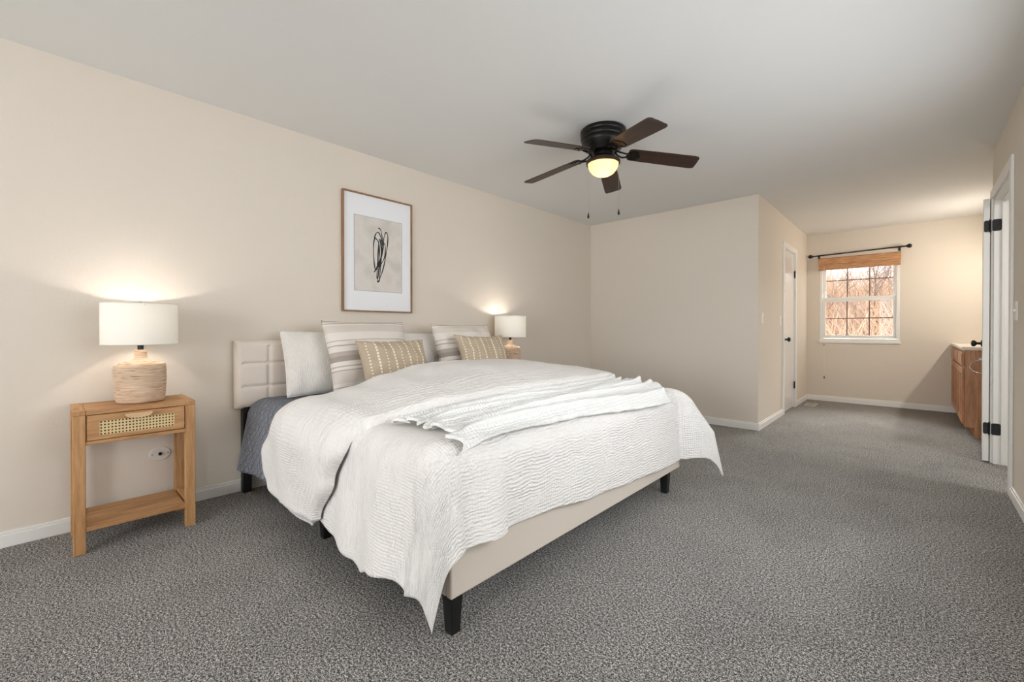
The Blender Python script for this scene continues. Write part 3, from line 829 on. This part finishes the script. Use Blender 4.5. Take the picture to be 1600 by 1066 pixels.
# --- grey quilt --------------------------------------------------------------
ZQ = .600
def quilt_obj():
    nx, nyy = 120, 200
    X0, X1 = -3.105, -1.75
    Ya, Yb, R = .980, 2.805, .115
    P = []; UVs = []
    for i in range(nx + 1):
        x = X0 + (X1 - X0) * i / nx
        zh = interp(x, [(-3.1, .16), (-2.67, .20), (-2.3, .235), (-1.9, .24)])
        el = length_for_drop(ZQ - zh, R)
        row = []; ur = []
        for j in range(nyy + 1):
            t = j / nyy; b = (Ya - el) + t * (Yb + el - (Ya - el))
            if b < Ya: e, sgn, y0 = Ya - b, -1, Ya
            elif b > Yb: e, sgn, y0 = b - Yb, 1, Yb
            else: e, sgn, y0 = 0, 0, b
            h, dn, no, nu = fillet(e, R, interp(x, [(-2.6, .15), (-2.15, .03)]))
            w = .006 * nz3(x * 3, b * 3, 2) + (.008 * math.sin(x * 14 + 1.2) * min(1, max(0, (e - .15) / .3)))
            xx = x
            # rounded head end corner
            row.append((xx, y0 + sgn * (h + no * w), ZQ - dn + nu * w))
            ur.append((x, b))
        P.append(row); UVs.append(ur)
    o = MB().grid(P, UVs).build('quilt', M['quilt'], None, True)
    s = o.modifiers.new('thickness', 'SOLIDIFY'); s.thickness = .010; s.offset = -1
    return tag(o, 'grey quilted coverlet spread over the mattress under the white duvet', 'quilt')
quilt_obj()

# --- duvet body ----------------------------------------------------------------
ZD = .648
dv = empty('duvet', (cx, cy, 0), label='white crinkled gauze duvet, folded back across the bed', cat='duvet')
XF, YN, YFm = -1.245, .965, 2.815
def top_puff(a, b): return .010 * nz3(a * 2.2, b * 2.2, 5) + .004 * nz3(a * 6, b * 6, 8) + .012 * math.exp(-((b - 1.9) / .9) ** 2)
def duvet_body():
    R = .115
    nx, nyy = 260, 320
    A0 = -2.05
    near_z = [(-2.05, .20), (-1.99, .19), (-1.84, .165), (-1.68, .115), (-1.60, .092), (-1.50, .135), (-1.34, .165), (-1.245, .155)]
    foot_z = [(.95, .30), (1.16, .300), (1.4, .288), (1.76, .258), (2.2, .225), (2.82, .20)]
    P = []; UVs = []
    for i in range(nx + 1):
        s = i / nx; rowp = []; rowu = []
        for j in range(nyy + 1):
            t = j / nyy
            # foot length depends on the position along the bed
            yb = YN + (YFm - YN) * min(1, max(0, (t - .2) / .6))
            ef = length_for_drop(ZD - interp(yb, foot_z), R)
            a = A0 + s * (XF + ef - A0)
            xs = min(a, XF)
            en = length_for_drop(ZD - interp(xs, near_z), R)
            if a > XF: en = en * (1 - .13 * min(1, (a - XF) / ef))
            efar = .46
            b = (YN - en) + t * (YFm + efar - (YN - en))
            ex = max(0, a - XF); far = False
            if b < YN: ey = YN - b; sg = -1; y0 = YN
            elif b > YFm: ey = b - YFm; sg = 1; y0 = YFm; far = True
            else: ey = 0; sg = 0; y0 = b
            x0 = min(a, XF)
            r = math.hypot(ex, ey)
            h, dn, no, nu = fillet(r, R, .07)
            if r > 1e-6: cxn, cyn = ex / r, ey / r
            else: cxn, cyn = 0, 0
            hang = min(1, max(0, (r - .1) / .35))
            corner = 2 * cxn * cyn if (ex > 0 and ey > 0) else 0
            px = x0 + cxn * h; py = y0 + sg * cyn * h; pz = ZD - dn
            # corner flap
            if corner > 0:
                rs_ = r if not far else min(r, .40) + .25 * max(0, r - .40)
                k = (.055 * hang if not far else .37) * corner * rs_
                if far: px += k * 1.35; py += k * .35; pz += .16 * corner * rs_
                else: px += k * .7; py -= k * .5
            # body: soft puffs on top
            puff = top_puff(a, b)
            # vertical hanging folds
            fold = 0
            if ey > 0 and ex == 0:
                fold = hang * (.012 * math.sin(a * 21 + .8) + .010 * math.sin(a * 9.3 + 2.0) + .012 * nz3(a * 7, 0, 1))
            if ex > 0 and ey == 0:
                fold = hang * (.006 * math.sin(b * 8 + .5) + .006 * nz3(b * 5, 3, 1))
                # pleat edge beside the near corner
                yy = b - 1.155
                pl = (.034 * math.exp(-((yy + .05) / .075) ** 2) if yy < 0 else .034 * math.exp(-((.05) / .075) ** 2) * math.exp(-(yy / .012) ** 2))
                fold += hang * pl
            if corner > 0:
                ph = math.atan2(ey, ex)
                fold = hang * (.010 * math.sin(ph * 9) + .008 * math.sin(ph * 5 + 1)) * min(1, r * 2)
            # crinkle ridges running down the drape
            cr = 0
            if ey > 0 and ex == 0: cr = .0013 * hang * math.sin(a * 260 + 6 * nz3(a * 3, b * 3, 7)) * max(0, nz3(a * 2.6 + 3, b * 1.2, 4) * 2.0)
            cr += (0 if corner > 0 else .0010) * math.sin(b * 260 + 5 * nz3(a * 4, b * 4, 3)) * max(0, nz3(a * 2, b * 2, 14) + .15)
            tuck = min(1, max(0, (-1.70 - a) / .14)); tuck = tuck * tuck * (3 - 2 * tuck)
            w = puff * (1 if r == 0 else max(.25, 1 - r * 2)) + (fold + cr) * (1 - tuck) - (.026 if ey == 0 else .008) * tuck
            rowp.append((px + cxn * no * w - cx, py + sg * cyn * no * w - cy, pz + nu * w)); rowu.append((a, b))
        P.append(rowp); UVs.append(rowu)
    o = MB().grid(P, UVs).build('duvet_body', M['duvet'], dv, True)
    sm = o.modifiers.new('thickness', 'SOLIDIFY'); sm.thickness = .016; sm.offset = -1
    return o
duvet_body()

# --- folded back end of the duvet ------------------------------------------------
def duvet_fold():
    Rn = .115; ZB = .618; Ya, Yb = .950, 2.80
    nT, nS = 300, 120
    en = length_for_drop(ZB - .155, Rn); ef = .34
    P = []; UVs = []
    for j in range(nT + 1):
        t = j / nT; b = (Ya - en) + t * (Yb + ef - (Ya - en))
        if b < Ya: e, sg, y0 = Ya - b, -1, Ya
        elif b > Yb: e, sg, y0 = b - Yb, 1, Yb
        else: e, sg, y0 = 0, 0, b
        h, dn, no, nu = fillet(e, Rn, .04)
        if sg <= 0:
            xh = interp(b, [(Ya - en, -2.40), (Ya - en + .06, -2.53), (Ya - en + .15, -2.60), (Ya - .30, -2.60), (Ya - .14, -2.47), (Ya, -2.40), (1.3, -2.43), (1.8, -2.50)])
            xm = interp(b, [(Ya - en, -2.00), (Ya - en + .06, -1.92), (Ya - .28, -1.80), (Ya - .12, -1.71), (Ya, -1.64), (1.15, -1.61), (1.6, -1.585)])
            A = interp(b, [(Ya - en, .012), (Ya - en + .05, .045), (Ya - .25, .070), (Ya, .085), (1.15, .120), (1.35, .165), (1.6, .205), (1.9, .215)])
        else:
            xh = interp(b, [(Yb, -2.46), (Yb + ef, -2.40)]); xm = interp(b, [(Yb, -1.60), (Yb + ef, -1.66)])
            A = interp(b, [(Yb, .145), (Yb + .15, .09), (Yb + ef - .05, .05), (Yb + ef, .012)])
        if sg == 0 and b > 1.9: A = interp(b, [(1.9, .215), (2.4, .200), (Yb, .145)]); xh = -2.50; xm = interp(b, [(1.9, -1.60), (2.5, -1.60)])
        row = []; ur = []
        for i in range(nS + 1):
            s = i / nS
            # profile: round nose at the fold, long slope, small rounded hem
            if s < .24: pr = math.sqrt(max(0, 1 - (1 - s / .24) ** 2))
            else:
                q = (s - .24) / .76
                lip = (.062 + .038 * min(1, max(0, (b - Ya) / .25)) if e < .05 else .045) / max(A, .02)
                lip = min(lip, .9)
                base = 1 - (1 - lip) * q ** 2.2
                rd = math.sqrt(max(0, 1 - max(0, (q - .925) / .075) ** 2))
                pr = base * rd
            x = xh + (xm - xh) * (s if s > .03 else s)
            if s < .12: x += .02 * math.sin(s / .12 * PI) * -1
            w = A * pr
            soft = .009 * nz3(x * 3, b * 3, 11) * pr + .006 * nz3(x * 8, b * 5, 12) * pr
            if e > .05: soft += .010 * math.sin(x * 17 + b * 2) * min(1, (e - .05) / .2) * pr * (1 if .1 < s < .97 else .3)
            ridg = .0022 * math.sin((s * 44 + 2.5 * nz3(x * 3, b * 2, 9)) * PI) * min(1, max(0, (s - .45) / .3)) * pr
            w += soft + ridg
            row.append((x - cx, y0 + sg * h + sg * no * w - cy, ZB - dn + nu * w + (.004 if nu > .5 else 0))); ur.append((x * 1.0, b))
        P.append(row); UVs.append(ur)
    return MB().grid(P, UVs).build('folded_end', M['duvet'], dv, True)
duvet_fold()

# --- knitted throw ---------------------------------------------------------------
def throw():
    r = empty('throw_blanket', (-1.37, 1.75, .66), label='white knitted throw with ruffled edge laid across the foot of the bed', cat='blanket')
    nU, nV = 110, 260
    P = []; UVs = []; edge = []
    for i in range(nU + 1):
        u = i / nU
        y_n = .975 + .07 * math.sin(u * 3) - .03 * u + .012 * math.sin(u * 40)
        y_f = 2.80 - .20 * u + .02 * math.sin(u * 18)
        row = []; ur = []
        for j in range(nV + 1):
            v = j / nV
            x_h = -1.60 + .02 * math.sin(v * 5); x_f = -1.145 - .02 * math.sin(v * 4) + .045 * v
            y = y_n + v * (y_f - y_n)
            x = x_h + u * (x_f - x_h)
            ph = u * 2 * PI * 6 + 1.6 * nz3(v * 2.2, u * 1.5, 3) * 2
            fold = .015 * (1 + math.sin(ph)) * (.55 + .5 * math.sin(v * 2.2 + u * 5) ** 2)
            x += .010 * math.cos(ph)
            ruf = math.exp(-v / .045)
            ruff = ruf * .009 * (1 + math.sin(u * 2 * PI * 9 + math.sin(u * 11) * 2))
            y += ruf * .02 * math.sin(u * 2 * PI * 8.5)
            rf2 = math.exp(-(1 - v) / .04) * .012 * (1 + math.sin(u * 50))
            ex = max(0, x - XF); h, dn, no, nu = fillet(ex, .125, 0)
            z = ZD + .011 + top_puff(x, y) + .010 * min(1, v / .15) - dn * .9 + fold * min(1, .25 + v / .12) + ruff + rf2
            # thin at the four hems
            z += .004 * nz3(x * 20, y * 20, 1)
            edgef = min(u, 1 - u) / .02
            z -= .008 * max(0, 1 - edgef)
            if y > YFm: z -= (y - YFm) ** 2 * 4
            row.append((x + 1.37, y - 1.75, z - .66)); ur.append((x, y))
        P.append(row); UVs.append(ur)
        edge.append(row[0])
    o = MB().grid(P, UVs).build('knit_cloth', M['knit'], r, True)
    s = o.modifiers.new('thickness', 'SOLIDIFY'); s.thickness = .009; s.offset = -1
    MB().tube(edge, .0032, 8).build('edge_trim', M['knit'], r, True)
    MB().tube([row[-1] for row in P], .005, 8).build('edge_trim', M['knit'], r, True)
throw()

# ------------------------------------------------------------------ pillows
def pillow_mesh(w, h, t, pinch=.06, seed=0, crease=.011, n=44):
    """front faces +X, width along Y, height along Z, centred on the origin"""
    def P(u, v, side):
        cu = abs(u) ** 1.0; cv = abs(v)
        y = w / 2 * u * (1 - pinch * (1 - v * v) * cu ** 2)
        z = h / 2 * v * (1 - pinch * (1 - u * u) * cv ** 2)
        th = t / 2 * ((1 - u ** 2) ** .5) ** .85 * ((1 - v ** 2) ** .5) ** .85 if abs(u) < 1 and abs(v) < 1 else 0
        nrm = crease * nz3(u * 3 + seed, v * 3, side) * (1 if th > 0 else 0)
        nrm += .004 * nz3(u * 7, v * 2.5 + seed, 3) * (1 if th > 0 else 0)
        return (side * (th + nrm), y, z)
    m = MB()
    for side in (1, -1):
        G = []; UVs = []
        for i in range(n + 1):
            u = math.sin((i / n - .5) * PI); row = []; ur = []
            for j in range(n + 1):
                v = math.sin((j / n - .5) * PI)
                row.append(P(u, v, side)); ur.append((w * u / 2 + seed, h * v / 2))
            G.append(row); UVs.append(ur)
        m.grid(G, UVs)
    bmesh.ops.remove_doubles(m.bm, verts=m.bm.verts, dist=.0004)
    return m
def outline(w, h, pinch, off=0, n=24):
    pts = []
    for a, b in (((-1, -1), (1, -1)), ((1, -1), (1, 1)), ((1, 1), (-1, 1)), ((-1, 1), (-1, -1))):
        for k in range(n):
            q = k / n; u = a[0] + (b[0] - a[0]) * q; v = a[1] + (b[1] - a[1]) * q
            pts.append((0, (w / 2 + off) * u * (1 - pinch * (1 - v * v)), (h / 2 + off) * v * (1 - pinch * (1 - u * u))))
    return pts
def pillow(name, label, mat, w, h, t, bottom, lean, yaw=0, roll=0, pinch=.06, seed=0, seam=None, seamname='seam_piping', cat='pillow', group=None):
    """bottom = (x, y, z) of the middle of the lower edge; lean in degrees back toward the headboard"""
    o = pillow_mesh(w, h, t, pinch, seed).build(name, mat, None, True)
    R = Matrix.Rotation(yaw, 4, 'Z') @ Matrix.Rotation(-math.radians(lean), 4, 'Y') @ Matrix.Rotation(roll, 4, 'X')
    c = Vector(bottom) + (R @ Vector((0, 0, h / 2)))
    o.matrix_world = Matrix.Translation(c) @ R
    o.rotation_mode = 'XYZ'
    tag(o, label, cat, group)
    if seam:
        s = MB().tube(outline(w, h, pinch), .0035, 6, closed=True).build(seamname, seam, o, True)
    return o
gS, gE, gT = 'white sleeping pillows against the headboard', 'striped square pillows', 'tan lumbar pillows'
pillow('sham_pillow', 'white crinkled pillow leaning on the headboard nearest the left nightstand', M['sham'], .66, .44, .17, (-2.93, 1.375, .612), 17, pinch=.035, seed=1, seam=M['sham'], group=gS)
pillow('sham_pillow', 'white pillow showing between the two pairs of patterned pillows', M['sham'], .66, .42, .17, (-2.94, 2.30, .612), 17, pinch=.035, seed=5, seam=M['sham'], group=gS)
pillow('striped_pillow', 'grey and cream striped pillow behind the left tan pillow', M['striped'], .64, .52, .17, (-2.74, 1.575, .612), 19, yaw=.05, pinch=.05, seed=9, seam=M['striped'], group=gE)
pillow('striped_pillow', 'grey and cream striped pillow behind the right tan pillow', M['striped'], .64, .50, .17, (-2.74, 2.46, .612), 18, yaw=.0, pinch=.05, seed=13, seam=M['striped'], group=gE)
pillow('lumbar_pillow', 'left tan lumbar pillow with white dashed lines, nearer the camera', M['tan'], .54, .36, .14, (-2.56, 1.655, .635), 22, yaw=.04, roll=0.0, pinch=.07, seed=17, seam=M['tan'], group=gT)
pillow('lumbar_pillow', 'right tan lumbar pillow with white dashed lines, nearer the far lamp', M['tan'], .54, .37, .14, (-2.56, 2.485, .655), 22, yaw=-.02, roll=-.02, pinch=.12, seed=21, seam=M['tan'], group=gT)

# ------------------------------------------------------------------ outside
m = MB(); P = []
for i in range(25):
    row = []
    for j in range(25):
        x = -16 + i * 1.2; y = 8.2 + j * 1.2
        z = -1.8 + 4.3 * max(0, min(1, (y - 12) / 14)) + .25 * nz3(x * .3, y * .3)
        row.append((x, y, z))
    P.append(row)
g = m.grid(P).build('hillside', M['grass'], None, True); g['kind'] = 'structure'

def tree(name, label, x, y, z0, h, seed, mat, spread=.6, depth=5, r0=.09, group=None, cat='tree'):
    rnd = random.Random(seed); m = MB()
    def br(p, d, L, r, k):
        n = 4; pts = [p]; rr = [r]
        for i in range(n):
            d = (d + Vector((rnd.uniform(-1, 1), rnd.uniform(-1, 1), rnd.uniform(-.5, .8))) * .16).normalized()
            p = p + d * L / n; pts.append(p); rr.append(max(.0045, r * (1 - .4 * (i + 1) / n)))
        m.tube(pts, rr, 5 if k > 2 else 3, cap=False)
        if k == 0: return
        for q in range(3 if k > 1 else 3):
            base = pts[rnd.choice((2, 3, 4))] if q else pts[-1]
            nd = (d + Vector((rnd.uniform(-1, 1), rnd.uniform(-1, 1), rnd.uniform(-.4, .7))) * spread * 1.3).normalized()
            br(base, nd, L * rnd.uniform(.6, .85), rr[-1] * .8, k - 1)
    br(Vector((0, 0, 0)), Vector((rnd.uniform(-.1, .1), rnd.uniform(-.1, .1), 1)).normalized(), h * .3, r0, depth)
    o = m.build(name, mat, None, False, loc=(x, y, z0), fixn=False)
    return tag(o, label, cat, group)
tree('bare_tree', 'bare grey-brown tree outside the left part of the far window', -1.95, 14.2, -1.2, 5.6, 3, M['bark'], .75, 5, .05, 'bare trees outside the window')
tree('bare_tree', 'bare grey-brown tree outside the middle of the far window', -1.3, 16.4, -.8, 6.2, 11, M['bark'], .75, 5, .06, 'bare trees outside the window')
tree('bare_tree', 'bare grey-brown tree outside the right part of the far window', -.2, 14.6, -1.2, 5.4, 19, M['bark'], .8, 5, .05, 'bare trees outside the window')
# thicket of dry stems nobody could count
rnd = random.Random(5); m = MB()
for k in range(9000):
    x = rnd.uniform(-5.5, 3.0); y = rnd.uniform(10.5, 20.5)
    z = -1.8 + 4.3 * max(0, min(1, (y - 12) / 14))
    h = rnd.uniform(.9, 2.0) * (1.15 if y < 15 else .95) + max(0, 12 - y) * .0 + .6
    a = rnd.uniform(0, 2 * PI); ln = rnd.uniform(.1, .9)
    p = Vector((x, y, z + rnd.uniform(0, .6))); pts = [p]
    for q in range(3):
        p = p + Vector((math.cos(a) * ln * h / 3 * (q + 1) * .4 + rnd.uniform(-.08, .08), math.sin(a) * ln * h / 3 * .4 + rnd.uniform(-.08, .08), h / 3)); pts.append(p)
    m.tube(pts, [.016, .013, .010, .006], 3, cap=False)
th = m.build('dry_thicket', M['twig'], None, False, fixn=False)
tag(th, 'tan thicket of dry stems outside the lower half of the far window', 'bushes', kind='stuff')
